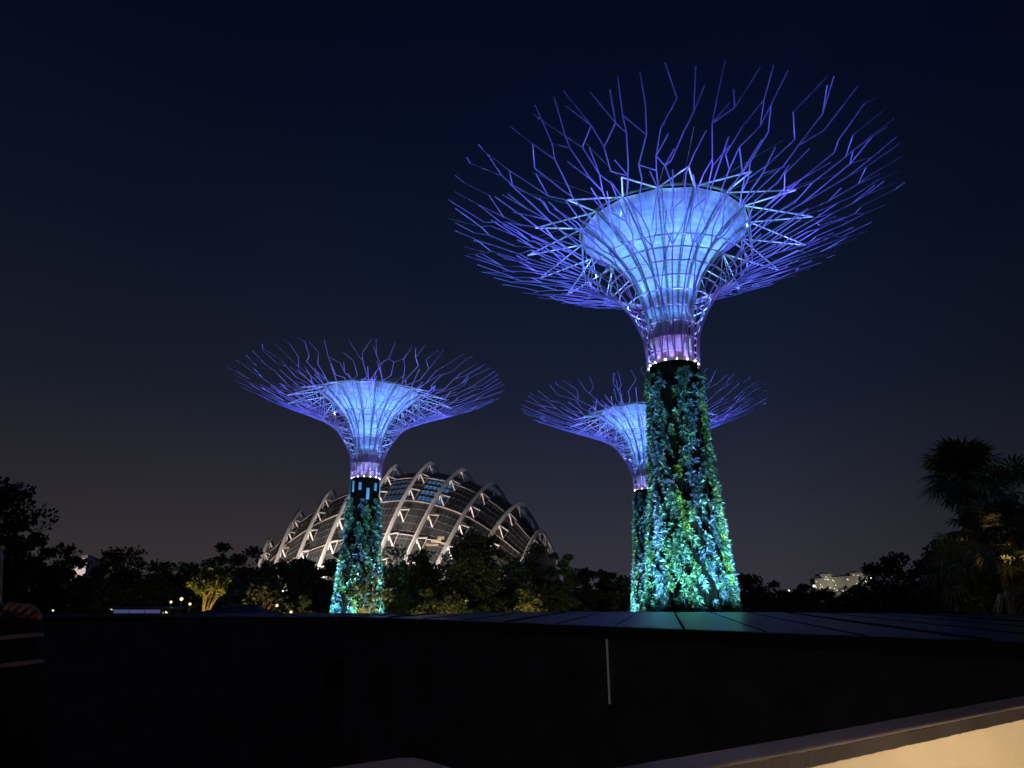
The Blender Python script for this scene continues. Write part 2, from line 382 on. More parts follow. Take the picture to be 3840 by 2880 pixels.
# ------------------------------------------------------------ ribbed glass dome
M['rib'] = mat('dome_rib_paint', (.62, .59, .56), .5, noise=(.3, .12))
M['strutd'] = mat('dome_strut_paint', (.75, .66, .62), .5)
M['purlin'] = mat('dome_purlin', (.3, .25, .23), .5)
M['mullion'] = mat('dome_mullion', (.17, .16, .155), .5)
M['glass'] = mat('dome_glass', (.07, .068, .068), .25, spec=.5, alpha=.86)
M['blueglow'] = mat('blue_interior_light', (.1, .3, .6), .5, emit=(.12, .45, 1), es=1.7)
M['warmglow'] = mat('warm_interior_light', (1, .8, .5), .5, emit=(1, .72, .35), es=3)
M['floor'] = mat('dome_inside', (.12, .1, .08), .9)
def dome():
    root = empty('glass_dome', at(430, 610, 175)*1.0); base = root.location.copy(); base.z = 0; root.location = base
    tag(root, 'huge glass dome with pale curved ribs rising behind the trees', 'dome')
    tops = [(270.7,538.7),(301,511),(333,489.5),(366,475),(397,465.5),(431.5,462.5),(463.5,469),(494,483),(520.5,503.5),(541,530)]
    cuts = [(262,556.7),(278.6,554.6),(298.9,554.6),(326.4,546),(352,547),(381.6,547),(411,546),(451,536),(487,541),(527,549)]
    RB = []; EX = 1.5
    for i, ((tx, ty), (fx, fy)) in enumerate(zip(tops, cuts)):
        Yc = 172+i*2.2; C = at(tx, ty, Yc); H = C.z
        dp = 26 if 1 < i < 8 else (8 if i in (0, 9) else 19)
        Pc = at(fx, fy, Yc-dp); s = min(.93, Pc.z/H); c = (1-s)**(1/EX)
        F = Vector((C.x+(Pc.x-C.x)/c, C.y+(Pc.y-C.y)/c, 0)); RB.append((Vector((C.x, C.y, 0)), F, H))
    def interp(u):
        u = min(max(u, 0), 9); i = min(int(u), 8); q = u-i; a, b = RB[i], RB[i+1]
        # catmull on height for a smooth crest
        h0 = RB[max(i-1, 0)][2]; h3 = RB[min(i+2, 9)][2]; h1, h2 = a[2], b[2]
        H = .5*((2*h1)+(-h0+h2)*q+(2*h0-5*h1+4*h2-h3)*q*q+(-h0+3*h1-3*h2+h3)*q**3)
        return a[0].lerp(b[0], q), a[1].lerp(b[1], q), H
    def pt(u, t, off=0):
        C, F, H = interp(u); d = F-C
        w = math.cos(t); aw = max(abs(w), 1e-4)
        p = C+d*w+Vector((0, 0, H*(1-aw**EX)))
        n = (d.normalized()*(EX*H/d.length*aw**(EX-1))*(1 if w > 0 else -1)+Vector((0, 0, 1))).normalized()
        return p-n*off-base
    GO = 2.8
    # glass
    nu, nt_ = 72, 48; v = []; fs = []
    for a in range(nu+1):
        u = -.0+9*a/nu
        for b in range(nt_+1): v.append(pt(u, math.pi*b/nt_, GO))
    for a in range(nu):
        for b in range(nt_): fs.append((a*(nt_+1)+b, (a+1)*(nt_+1)+b, (a+1)*(nt_+1)+b+1, a*(nt_+1)+b+1))
    m = MB(); m.add(v, fs, True); m.build('glass_shell', M['glass'], root)
    m = MB()
    for a in range(0, nu+1, 1):
        if a % 8 == 0: continue
        m.tube([pt(9*a/nu, math.pi*b/40, GO-.05) for b in range(2, 30)], .045, 3)
    for b in range(3, 44):
        m.tube([pt(9*a/36, math.pi*b/64, GO-.05) for a in range(37)], .05, 3)
    m.build('mullions', M['mullion'], root)
    for b in (5, 9, 13, 17, 21, 25, 29):
        m = MB(); m.tube([pt(9*a/36, math.pi*b/56, GO-.3) for a in range(37)], .13, 5); m.build('purlin', M['purlin'], root)
    for i in range(10):
        m = MB(); C, F, H = RB[i]; n = 40; v = []; fs = []
        d = (F-C).normalized(); side = Vector((-d.y, d.x, 0))
        for b in range(n+1):
            t = math.pi*(.0+b/n*.98); w = .42*(.55+.45*math.sin(min(t, math.pi-t)+.25)) ; dep = .4+.7*math.sin(t)**.7
            a0 = pt(i, t, -.4); a1 = pt(i, t, -.4+dep)
            v += [a0+side*w*.5, a0-side*w*.5, a1-side*w*.5, a1+side*w*.5]
        for b in range(n):
            for k in range(4): fs.append((b*4+k, b*4+(k+1) % 4, b*4+4+(k+1) % 4, b*4+4+k))
        m.add(v, fs); m.build('rib', M['rib'], root)
        for b in range(12):
            t0 = .14+b*.155
            if H < 25: t0 = .2+b*.22
            if t0 > 2.4: break
            s = MB(); top = pt(i, t0, .6)
            for du, dt in ((.14, -.035), (.14, .05)):
                s.tube([top, pt(min(9, i+du), t0+dt, GO-.1)], .2, 4)
            s.tube([pt(min(9, i+.14), t0-.035, GO-.1), pt(min(9, i+.14), t0+.05, GO-.1)], .1, 4)
            s.tube([top, pt(max(0, i-.1), t0, GO-.1)], .1, 4)
            s.build('strut', M['strutd'], root)
    # blue lit panels hung inside under the crest and warm lit terraces low inside
    def panel(u0, u1, t0, t1, off, mt, name, nu_=6, nt2=5, gap=.16):
        s = MB()
        for a in range(nu_):
            for b in range(nt2):
                ua, ub = u0+(u1-u0)*(a+gap)/nu_, u0+(u1-u0)*(a+1-gap*.3)/nu_; ta, tb = t0+(t1-t0)*(b+gap)/nt2, t0+(t1-t0)*(b+.75)/nt2
                s.add([pt(ua, ta, off), pt(ub, ta, off), pt(ub, tb, off), pt(ua, tb, off)], [(0, 1, 2, 3)])
        s.build(name, mt, root)
    panel(5.15, 5.95, 1.2, 1.47, GO+.5, M['blueglow'], 'blue_light', 6, 5)
    panel(4.1, 4.75, 1.2, 1.42, GO+.5, M['bluedim'], 'blue_light', 5, 4)
    s = MB()
    for px, py, w, h in ((436, 541, 2.4, .8), (441, 538, 1.6, .7), (432, 545, 3, .5), (446, 543.5, 2, .5)):
        p = at(px, py, 166)-base; s.box(p, (w, .5, h))
    s.build('lit_terrace', M['warmglow'], root)
    return RB
M['bluedim'] = mat('dim_blue_light', (.1, .2, .4), .5, emit=(.08, .25, .6), es=1)
RB = dome()
for i in range(10):
    C, F, H = RB[i]; d = (F-C).normalized(); side = Vector((-d.y, d.x, 0))
    p = F+d*5; p.z = 7
    lamp('SPOT', p+side*0+Vector((3.0, 0, 0)), 36000*(H/42)**1.5, (1, .89, .8), C.lerp(F, .45)+Vector((0, 0, H*.8)), .5, 75, .7)
    q = F+d*1; q.z = 3
    lamp('SPOT', F.lerp(C, .25)+Vector((1.5, 0, 3)), 3000*(H/42)**1.5, (1, .8, .65), C.lerp(F, .6)+Vector((0, 0, H*.9)), .5, 90, .7)

# ------------------------------------------------------------ trees
def crown_pts(nr, n, rx, ry, rz, clusters, spread):
    c = nr.normal(size=(clusters, 3)); c = unit(c)*nr.uniform(.0, 1.0, (clusters, 1))**.5; c *= np.array([rx, ry, rz])
    w = nr.uniform(.4, 1.5, clusters); idx = nr.choice(clusters, n, p=w/w.sum())
    q = unit(nr.normal(size=(n, 3)))*nr.random((n, 1))**.45
    s = nr.uniform(.5, 1.3, clusters)[idx][:, None]*spread
    return c[idx]+q*s*np.array([1, 1, .6]), c
def tree(px, ptop, Y, wpx, label, group='trees in the garden at night', crown=.62, leaf='leafdk', bark='barkdk', seed=None, n=2600, ls=.5, name='tree', clusters=34, trunkr=.22, zb=0, flat=.8):
    seed = seed if seed is not None else int(px*7+Y); nr = np.random.default_rng(seed); rg = random.Random(seed)
    top = at(px, ptop, Y); rx = wpx/FPX*Y*.5*1.15; h = top.z-zb
    root = empty(name, (top.x, Y, zb)); tag(root, label, name.replace('_', ' '), group)
    rz = h*crown*.5; cz = h-rz
    P, cl = crown_pts(nr, n, rx*.86, rx*.8, rz*.97, clusters, rx*.42)
    P[:, 2] += cz
    D = unit(P-np.array([0, 0, cz-rz]))+nr.normal(size=P.shape)*.7
    L = nr.uniform(.5, 1.2, len(P))*ls
    quads('crown', leafset(P, D, L, L*.32, nr, .15), M[leaf], root)
    m = MB(); th = cz-rz*.55
    lean = Vector((rg.uniform(-.06, .06)*h, rg.uniform(-.06, .06)*h, 0))
    m.tube([(0, 0, -.2), lean*.4+Vector((0, 0, th*.5)), lean+Vector((0, 0, th))], [trunkr*1.4, trunkr, trunkr*.8], 7)
    for k in range(9):
        c = Vector(cl[rg.randrange(len(cl))])+Vector((0, 0, cz)); a = lean*.8+Vector((0, 0, th*rg.uniform(.55, .98)))
        md = a.lerp(c, .5)+Vector((rg.uniform(-.5, .5), rg.uniform(-.5, .5), rg.uniform(0, .8)))
        m.tube([a, md, c], [trunkr*.6, trunkr*.36, trunkr*.12], 5)
    m.build('trunk', M[bark], root)
    return root
TL = [  # px, top y, distance, width px, phrase
 (2, 470, 52, 92, 'very large dark tree filling the left edge of the view'),
 (52, 515, 62, 56, 'dark round tree on the right flank of the very large left tree'),
 (74, 553, 75, 44, 'low dark tree right beside the left edge tree group, under the white glow'),
 (108, 548, 84, 40, 'dark tree with pointed spreading top, right of the white glow'),
 (134, 539, 90, 46, 'tallest dark tree between the left edge group and the yellow lit tree'),
 (160, 557, 92, 34, 'dark lower-crowned tree left of the yellow lit tree, behind the low shelter'),
 (186, 553, 104, 36, 'dark tree rising behind the left half of the yellow lit tree'),
 (226, 545, 108, 40, 'dark flat-topped tree behind the right half of the yellow lit tree'),
 (250, 547, 106, 34, 'dark tree at the left foot of the glass dome'),
 (276, 556, 112, 36, 'dark tree under the first two ribs of the dome'),
 (306, 556, 104, 40, 'dark tree under the third dome rib, left of the left tower'),
 (334, 551, 108, 36, 'dark tree touching the left tower trunk on its left side'),
 (398, 549, 96, 46, 'dark tree just right of the left tower trunk'),
 (428, 548, 104, 36, 'dark tree below the warm lit windows of the dome'),
 (458, 534, 78, 46, 'left one of the two tall black trees in front of the dome'),
 (480, 527, 76, 50, 'right and tallest one of the two tall black trees in front of the dome'),
 (508, 544, 88, 46, 'black tree in front of the second last dome rib'),
 (536, 549, 96, 40, 'dark tree below the last and smallest dome rib'),
 (560, 548, 100, 26, 'feathery dark tree just right of the end of the dome'),
 (584, 561, 110, 34, 'dark tree midway between dome and far tower, left of the gap'),
 (606, 563, 118, 26, 'small dark tree left of the far tower trunk'),
 (626, 567, 104, 28, 'dark tree touching the far tower trunk'),
 (745, 574, 120, 34, 'dark tree just right of the tall tower trunk'),
 (772, 581, 126, 34, 'second dark tree right of the tall tower trunk'),
 (806, 586, 130, 32, 'low rounded tree left of the distant lit flats'),
 (834, 590, 120, 34, 'low dark tree directly below the distant lit flats'),
 (853, 583, 112, 30, 'dark rounded tree covering the right part of the distant flats'),
 (876, 561, 86, 40, 'bushy dark tree right of the distant flats'),
 (902, 541, 72, 48, 'larger dark tree left of the palms'),
 (934, 541, 66, 46, 'dark tree tucked behind the lower fan palms'),
]
for i, (px, ty, Y, w, ph) in enumerate(TL):
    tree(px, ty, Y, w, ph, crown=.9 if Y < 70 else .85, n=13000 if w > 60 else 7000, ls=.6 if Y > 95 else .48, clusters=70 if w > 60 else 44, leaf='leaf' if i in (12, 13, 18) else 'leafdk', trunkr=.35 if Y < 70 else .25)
# shrub belt closing the foot of the tree line
nr = np.random.default_rng(5); n = 60000
x = nr.uniform(-78, 95, n); y = nr.uniform(96, 128, n)+8*np.sin(x*.2); z = nr.random(n)**.8*(7.2+2.0*np.sin(x*.31+1)+1.3*np.sin(x*.83)+.8*np.sin(x*2.1))*np.where(x < 22, 1.35, 1)
P = np.stack([x, y, z], 1); L = nr.uniform(.4, 1.1, n)
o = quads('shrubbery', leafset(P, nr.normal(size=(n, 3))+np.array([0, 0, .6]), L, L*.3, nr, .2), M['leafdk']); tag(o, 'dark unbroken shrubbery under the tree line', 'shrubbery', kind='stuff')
for x_, y_, tx, ty_, e_ in ((-10, 58, -9, 92, 3000), (-2, 56, 0, 84, 2500), (6, 66, 4, 96, 2600), (-34, 60, -36, 90, 2400)):  # added wide warm spots, no fixtures, dimly brightening the tree crowns
    lamp('SPOT', (x_, y_, 2.5), e_, (1, .86, .42), (tx, ty_, 7), .4, 75, 1)
# lit trees
tree(214, 566, 78, 34, 'small tree lit yellow from below with pale forked trunk', leaf='leafyl', bark='bark', crown=.3, n=2200, ls=.42, seed=4, trunkr=.2)
p = at(214, 600, 78); lamp('SPOT', (p.x, 74, 4), 2600, (1, .74, .16), (p.x, 78, 11), .3, 80, .8); lamp('POINT', (p.x-1, 76.5, 6), 60, (1, .7, .3), size=.2)
tree(268, 578, 72, 40, 'thin tree with warm lit bare trunk left of the left tower', leaf='leaf', bark='bark', crown=.3, n=900, ls=.4, seed=11, trunkr=.2)
p = at(262, 600, 72); lamp('SPOT', (p.x, 69.5, 3.5), 1300, (1, .62, .28), (p.x+.5, 72, 10), .3, 70, .8)
tree(367, 556, 66, 52, 'thin dim tree with bare olive trunk in front of the left tower', leaf='leaf', bark='bark', crown=.5, n=1100, ls=.4, seed=21, trunkr=.26)
p = at(369, 600, 66); lamp('SPOT', (p.x+.6, 62, 3.0), 5000, (1, .8, .35), (p.x, 66, 11), .3, 50, .8)
for px, ty, Y, w, lab, e in ((425, 588, 70, 34, 'low spreading shrub tree with dim lit stems left of the black trees', 260), (455, 590, 72, 30, 'low shrub tree with dim lit stems beneath the black trees', 200), (524, 584, 80, 34, 'low shrub tree with faintly lit leaves behind the metal roof', 500), (300, 592, 84, 30, 'low shrub lit olive beside the thin bare trunk', 700)):
    tree(px, ty, Y, w, lab, leaf='leafyl', bark='bark', crown=.7, n=900, ls=.4, trunkr=.12, name='shrub', group='low lit shrubs')
    p = at(px, 600, Y); lamp('SPOT', (p.x, Y-3.5, 4), e, (1, .75, .35), (p.x, Y, 9), .3, 70, .8)
# ------------------------------------------------------------ fan palms
def fan_palm(px, py, Y, rad, label, seed, n=34, seg=15, droop=.6, leafm='palmleaf'):
    c = at(px, py, Y); root = empty('fan_palm', (c.x, Y, 0)); tag(root, label, 'palm', 'fan palms at the right')
    rg = random.Random(seed); V = []
    m = MB(); m.tube([(0, 0, -.2), (.1, 0, c.z*.5), (0, 0, c.z-.2)], [.3, .24, .22], 9); m.build('trunk', M['barkdk'], root)
    st = MB()
    for k in range(n):
        az = rg.uniform(0, 2*math.pi); el = rg.uniform(-.9, 1.35); d = Vector((math.cos(az)*math.cos(el), math.sin(az)*math.cos(el), math.sin(el)))
        L = rad*rg.uniform(.42, .6); a = Vector((0, 0, c.z)); b = a+d*L; b.z -= .12*L
        st.tube([a, a.lerp(b, .5)+Vector((0, 0, .06*L)), b], [.035, .025, .018], 4)
        side = d.cross(Vector((0, 0, 1))).normalized(); up = side.cross(d).normalized()
        fl = rad*rg.uniform(.42, .62)
        for q in range(seg):
            an = (q/(seg-1)-.5)*R(250); dd = (d*math.cos(an)+side*math.sin(an)).normalized(); mid = b+dd*fl*.55+up*.04*fl
            tip = b+dd*fl*(.8+.2*math.cos(an)); tip.z -= droop*fl*rg.uniform(.25, .6); w = dd.cross(up).normalized()*fl*.045
            V += [b, mid+w, tip, mid-w]
    st.build('stalks', M['bark'], root)
    quads('fronds', np.array([tuple(p) for p in V]), M[leafm], root)
    return root
fan_palm(965, 474, 46, 3.0, 'tallest fan palm with round head standing above the others at right', 1, 95, droop=.35)
fan_palm(1012, 492, 42, 2.8, 'fan palm head at the right edge below the tallest palm', 2, 40)
fan_palm(994, 530, 38, 2.6, 'fan palm with warm lit fronds near the right edge', 3, 34)
fan_palm(982, 528, 44, 2.4, 'dark fan palm under the tallest palm, on its left', 6, 34)
fan_palm(1030, 575, 36, 2.4, 'low fan palm at the right edge with warm lit hanging fronds', 4, 34, droop=1)
fan_palm(962, 568, 42, 2.9, 'low dark fan palm at the centre of the palm group', 5, 34, droop=1)
for px, ty, Y, w, lab in ((992, 492, 52, 62, 'tall dark tree between and behind the two highest palm heads'), (955, 535, 48, 60, 'bushy dark tree behind the low central palm'), (1000, 520, 50, 60, 'dense dark tree behind the right edge palms'), (985, 575, 40, 70, 'low thicket tree at the foot of the palms'), (925, 565, 50, 46, 'dark bush left of the low central palm')):
    tree(px, ty, Y, w, lab, crown=.92, n=3800, ls=.38, clusters=40, group='bushes among the palms')
lamp('SPOT', (24.5, 33.6, 8.8), 2200, (1, .66, .34), at(990, 516, 37.5), .15, 11, .5)
lamp('SPOT', (26.2, 32.8, 8.7), 110, (1, .68, .25), at(1020, 572, 36), .15, 40, .6)
lamp('SPOT', (25.9, 32.6, 8.8), 900, (1, .64, .25), at(1020, 545, 36.5), .15, 16, .5)
lamp('SPOT', (24, 35, 8.8), 900, (1, .7, .3), at(936, 478, 45), .15, 12, .6)
lamp('SPOT', (22.5, 35.4, 8.5), 70, (1, .75, .45), at(985, 603, 39), .15, 70, .6)
# ------------------------------------------------------------ distant flats
M['flat'] = mat('flat_wall', (.5, .48, .42), .8, noise=(.02, .2)); M['win'] = mat('lit_window', (1, .9, .7), .5, emit=(1, .86, .6), es=.9)
rg = random.Random(9)
for i, (x0, x1, ty, lab) in enumerate(((814, 822, 578.5, 'low wing at the left end of the distant lit flats'), (820, 829, 574, 'tall left block of the distant lit flats'), (829, 841, 577, 'wide middle block of the distant lit flats'), (841, 850, 576.5, 'dim block with pinkish front between the middle and tall right flats'), (850.5, 860, 573, 'tall right block of the distant lit flats'), (860, 867, 576, 'low right end block of the distant lit flats'))):
    Y = 900+i*7; a = at(x0, 596, Y); b = at(x1, ty, Y); w = b.x-a.x; h = b.z
    root = empty('apartment_block', ((a.x+b.x)/2, Y, 0)); tag(root, lab, 'apartment block', 'distant lit flats')
    m = MB(); m.box((0, 0, h/2), (w-.8, 14, h)); m.box((0, 0, h+1), (w*.4, 6, 2)); m.build('wall', M['flat'], root)
    for k in range(7):
        f = MB(); xx = rg.uniform(-.45, .45)*w; zz = h*rg.uniform(.45, .93); f.box((xx, -7.1, zz), (1.0, .3, 1.2)); f.build('window', M['win'], root)
    lamp('SPOT', ((a.x+b.x)/2, Y-70, 6), 27000 if i != 3 else 12000, (1, .95, .75) if i != 3 else (1, .75, .7), ((a.x+b.x)/2, Y, h*.8), 2, 40, .8)
# ------------------------------------------------------------ lamps on posts
M['globe'] = mat('lamp_globe', (1, 1, 1), .4, emit=(1, .8, .42), es=1.4); M['post'] = mat('lamp_post', (.08, .08, .08), .5)
M['whiteglobe'] = mat('white_lamp_globe', (1, 1, 1), .4, emit=(.95, .97, 1), es=1.4)
def post_lamp(px, py, Y, lab, r=.16, mt='globe'):
    c = at(px, py, Y); root = empty('lamp_post', (c.x, Y, 0)); tag(root, lab, 'lamp', 'small lamps in the garden')
    m = MB(); m.tube([(0, 0, 0), (0, 0, c.z-r)], [.07, .05], 8); m.lathe([(.12, 0), (.12, .25), (.07, .3)], 10); m.build('post', M['post'], root)
    m = MB(); m.ball((0, 0, c.z), r, 10, 8); m.build('globe', M[mt], root)
for a in ((171, 602, 70, 'faint lamp left of the yellow lit tree', .12), (181.5, 599, 70, 'brighter lamp just left of the yellow lit tree', .16), (190, 604, 70, 'lamp at the lower left foot of the yellow lit tree', .13),
          (111, 609.5, 60, 'small lamp left of the low shelter', .1), (53, 610.5, 55, 'tiny white lamp under the very large left tree', .07, 'whiteglobe'), (258.5, 609.5, 66, 'yellow lamp beside the warm lit bare trunk', .17),
          (277, 605.5, 66, 'small lamp between bare trunk and left tower', .13), (165, 613.8, 58, 'round lamp at the right end of the low shelter', .2), (291, 612, 64, 'low lamp in the lit shrub', .12), (283, 591, 80, 'high small lamp right of the bare trunk', .1, 'whiteglobe'),
          (789, 590.6, 135, 'orange lamp in the gap left of the distant flats', .2), (814, 586, 138, 'white lamp at the left end of the distant flats', .26, 'whiteglobe'), (865, 582, 100, 'white lamp in front of the right end of the flats', .2, 'whiteglobe'), (871, 578, 80, 'tiny white lamp in the bushy tree by the flats', .07, 'whiteglobe')):
    post_lamp(*a)
# white lit building glimpsed behind the left trees
M['whitew'] = mat('white_wall', (.8, .74, .74), .8)
p = at(87, 559, 180); root = empty('white_building', (p.x, 180, 0)); tag(root, 'small white lit building glimpsed between the left trees', 'building')
m = MB(); m.box((0, 0, p.z/2), (3.4, 5, p.z)); m.build('wall', M['whitew'], root)
m = MB(); m.add([(-2, -2.8, p.z+.01), (2, -2.8, p.z+.01), (2, 2.8, p.z+.01), (-2, 2.8, p.z+.01), (0, 0, p.z+1.2)], [(0, 1, 4), (1, 2, 4), (2, 3, 4), (3, 0, 4), (3, 2, 1, 0)]); m.build('roof', M['whitew'], root)
lamp('SPOT', (p.x, 165, p.z-2), 5000, (1, .82, .78), (p.x, 180, p.z), .5, 60, .6)
# low shelter with bluish lit eaves
M['eave'] = mat('shelter_fascia', (.2, .22, .3), .4); M['eavelit'] = mat('shelter_light', (.3, .35, .6), .4, emit=(.22, .27, .6), es=.22); M['canvas'] = mat('canvas', (.06, .06, .08), .8)
c = at(146, 611.6, 56); root = empty('shelter', (c.x, 56, 0)); tag(root, 'low flat shelter with dim bluish lit edge at left', 'shelter')
m = MB(); m.box((0, 0, c.z+.28), (4.6, 3, .12)); m.build('roof', M['eave'], root)
for k in range(3):
    m = MB(); m.box((-1.2+k*1.22, -1.4, c.z+.02), (1.14, .06, .3)); m.build('light_panel', M['eavelit'], root)
for sx in (-2.1, 2.1):
    for sy in (-1.3, 1.3): m = MB(); m.tube([(sx, sy, 0), (sx, sy, c.z+.2)], .07, 8); m.build('post', M['post'], root)
c = at(222, 612, 58); root = empty('tent', (c.x, 58, 0)); tag(root, 'dark low pitched tent roof below the yellow lit tree', 'tent')
m = MB(); z0 = c.z-.5; m.add([(-4.4, -2, z0), (4.4, -2, z0), (4.4, 3, z0), (-4.4, 3, z0), (1.5, .5, z0+1.1), (2.5, .5, z0+1.1)], [(0, 1, 5, 4), (1, 2, 5), (2, 3, 4, 5), (3, 0, 4), (3, 2, 1, 0)]); m.build('roof', M['canvas'], root)
for sx in (-4.2, 4.2):
    for sy in (-1.8, 2.8): m = MB(); m.tube([(sx, sy, 0), (sx, sy, z0)], .05, 6); m.build('pole', M['post'], root)

# ------------------------------------------------------------ metal roofed building in the middle ground
def metal():
    m = mat('metal_roof', (.12, .13, .2), .33, metal=.4, noise=(.7, .35), bump=.12); return m
M['roof'] = metal(); M['fascia'] = mat('dark_fascia', (.11, .105, .095), .75, noise=(1, .4)); M['cop'] = mat('coping', (.035, .03, .03), .6); M['pipe'] = mat('pale_pipe', (.3, .3, .28), .6)
RZ = CZ-.85
A = Vector((-7.1, 30.9, 0)); B = Vector((7.0, 16.3, 0)); Cc = Vector((26, 0, 0)); D = Vector((44, 24, 0)); E = Vector((40, 40.5, 0)); F_ = Vector((-1.5, 40.2, 0)); G = Vector((-5.4, 36, 0))
A0 = (-7.1, 30.6); B0 = (24, -1.2)
root = empty('flat_roof_building', (10, 25, 0)); o0 = Vector((10, 25, 0))
tag(root, 'low black building with seamed metal roof right in front of the towers', 'building')
poly = [Vector((*A0, 0)), Vector((*B0, 0)), Vector((42, 14, 0)), Vector((38, 28, 0)), Vector((14, 39.3, 0)), Vector((3, 40.8, 0)), Vector((-2.2, 38.4, 0))]
def extr(poly, z0, z1, name, mt, parent, org):
    n = len(poly); v = [(p.x-org.x, p.y-org.y, z0) for p in poly]+[(p.x-org.x, p.y-org.y, z1) for p in poly]
    m = MB(); m.add(v, [tuple(range(n-1, -1, -1)), tuple(range(n, 2*n))]+[(i, (i+1) % n, n+(i+1) % n, n+i) for i in range(n)]); return m.build(name, mt, parent)
extr(poly, 0, RZ-.25, 'wall', M['fascia'], root, o0)
cen = Vector((16, 26, 0)); pin = [p+(cen-p).normalized()*.5 for p in poly]
extr(pin, RZ-.25, RZ, 'roof', M['roof'], root, o0)
# seams
sm_ = MB(); m = sm_; dirn = Vector((4.3, 19.7, 0)).normalized(); ed = (Vector((*B0, 0))-Vector((*A0, 0)))
def inside(p):
    s = None; n = len(pin); 
    for i in range(n):
        a, b = pin[i], pin[(i+1) % n]; cr = (b.x-a.x)*(p.y-a.y)-(b.y-a.y)*(p.x-a.x)
        if cr < .05: return False
    return True
for k in range(20):
    st = Vector((*A0, 0))+ed*(k*.052+.01); t = 0; pts = []
    while t < 70:
        q = st+dirn*t
        if inside(q): pts.append(q)
        t += .4
    if len(pts) > 2:
        big = k % 3 == 1; a, b = pts[0], pts[-1]; w = .07 if big else .025; h = .05 if big else .025
        m.tube([a-o0+Vector((0, 0, RZ+.01)), b-o0+Vector((0, 0, RZ+.01))], w*.6, 4)
m.build('roof_seams', M['darkcore'], root)
for i, tt in enumerate((8, 13, 18)):
    pass
# coping along the near edge
ed_n = ed.normalized(); nrm = Vector((ed_n.y, -ed_n.x, 0)); m = MB()
mid = (Vector((*A0, 0))+Vector((*B0, 0)))/2-o0; ang = math.atan2(ed.y, ed.x)
m.box((mid.x-nrm.x*.1, mid.y-nrm.y*.1, RZ-.14), (ed.length+.2, .5, .3), ang); m.build('coping', M['cop'], root)
pp = Vector((*A0, 0))+ed*.0
# pale strip on the front wall; its brightness is an added glow, no lamp
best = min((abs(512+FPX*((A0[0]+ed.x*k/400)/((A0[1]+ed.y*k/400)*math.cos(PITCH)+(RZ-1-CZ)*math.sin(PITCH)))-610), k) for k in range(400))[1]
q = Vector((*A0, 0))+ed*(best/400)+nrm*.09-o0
m = MB(); m.tube([(q.x, q.y, RZ-.32), (q.x+.01, q.y, RZ-2.02)], .028, 8); m.build('pale_strip', mat('pale_strip_glow', (.3, .3, .28), .6, emit=(.03, .03, .028), es=1), root)
# lower dark building to its left
root = empty('low_dark_building', (-20, 40, 0)); o1 = Vector((-20, 40, 0)); tag(root, 'long low black building left of the metal roofed one', 'building')
lz = CZ-1.18
pl = [Vector((-34, 38, 0)), Vector((-6.9, 38, 0)), Vector((-6.9, 46, 0)), Vector((-34, 46, 0))]
extr(pl, 0, lz, 'wall', M['fascia'], root, o1)
m = MB(); m.box((-.45, 2, lz+.06), (27.4, 8.4, .1)); m.build('roof', M['cop'], root)
c = at(344, 676, 37.9); m = MB(); m.box((c.x+20, -2.04, c.z), (2.2, .08, 1.6)); m.build('window', mat('window_glass', (.02, .025, .04), .1, spec=1), root)

# ------------------------------------------------------------ terrace where the photographer stands
FZ = CZ-1.55
M['tile'] = mat('terrace_floor', (.06, .055, .05), .7, noise=(3, .3)); M['cream'] = mat('cream_render', (.8, .68, .5), .85, noise=(5, .04), bump=.3); M['cap'] = mat('parapet_cap', (.15, .125, .125), .6, noise=(2.5, .3, (1, 1, 1)), bump=.3)
m = MB(); m.add([(-5, -4, FZ), (7, -4, FZ), (7, 7.0, FZ), (3, 4.25, FZ), (.4, 2.6, FZ), (-.4, 2.6, FZ), (-.9, 3.4, FZ), (-5, 3.4, FZ)], [tuple(range(8))])
m.add([(-5, -4, FZ-.3), (7, -4, FZ-.3), (7, 7.0, FZ-.3), (3, 4.25, FZ-.3), (.4, 2.6, FZ-.3), (-.4, 2.6, FZ-.3), (-.9, 3.4, FZ-.3), (-5, 3.4, FZ-.3)], [tuple(range(7, -1, -1))])
tag(m.build('terrace', M['tile']), kind='structure')
m = MB()
def sweep(m, path, prof2, jit=0):
    rj = random.Random(4)
    """prof2: (offset to the inside, z) closed; path left to right, inside = right-hand side"""
    n = len(path); k = len(prof2); v = []
    for i, p in enumerate(path):
        p = Vector((*p, 0)); d0 = (Vector((*path[i], 0))-Vector((*path[i-1], 0))).normalized() if i else None
        d1 = (Vector((*path[i+1], 0))-Vector((*path[i], 0))).normalized() if i < n-1 else None
        if d0 is None: d0 = d1
        if d1 is None: d1 = d0
        n0 = Vector((d0.y, -d0.x, 0)); n1 = Vector((d1.y, -d1.x, 0)); mm = (n0+n1).normalized(); sc = 1/max(.5, mm.dot(n0))
        for o_, z in prof2: v.append(p+mm*(o_+rj.uniform(-jit, jit)*.5)*sc+Vector((0, 0, z+rj.uniform(-jit, jit))))
    fs = [(i*k+j, i*k+(j+1) % k, (i+1)*k+(j+1) % k, (i+1)*k+j) for i in range(n-1) for j in range(k)]
    fs += [tuple(range(k-1, -1, -1)), tuple((n-1)*k+j for j in range(k))]
    m.add(v, fs); return m
path = [(.02, 2.31), (1.066, 2.965), (2.93, 4.195), (6.2, 6.35)]
CT = CZ-.55
rt = empty('parapet', (0, 0, 0)); tag(rt, 'cream terrace parapet with dark cap at lower right', 'parapet')
sweep(MB(), path, [(.03, FZ), (.13, FZ), (.13, CT-.06), (.03, CT-.06)]).build('wall', M['cream'], rt)
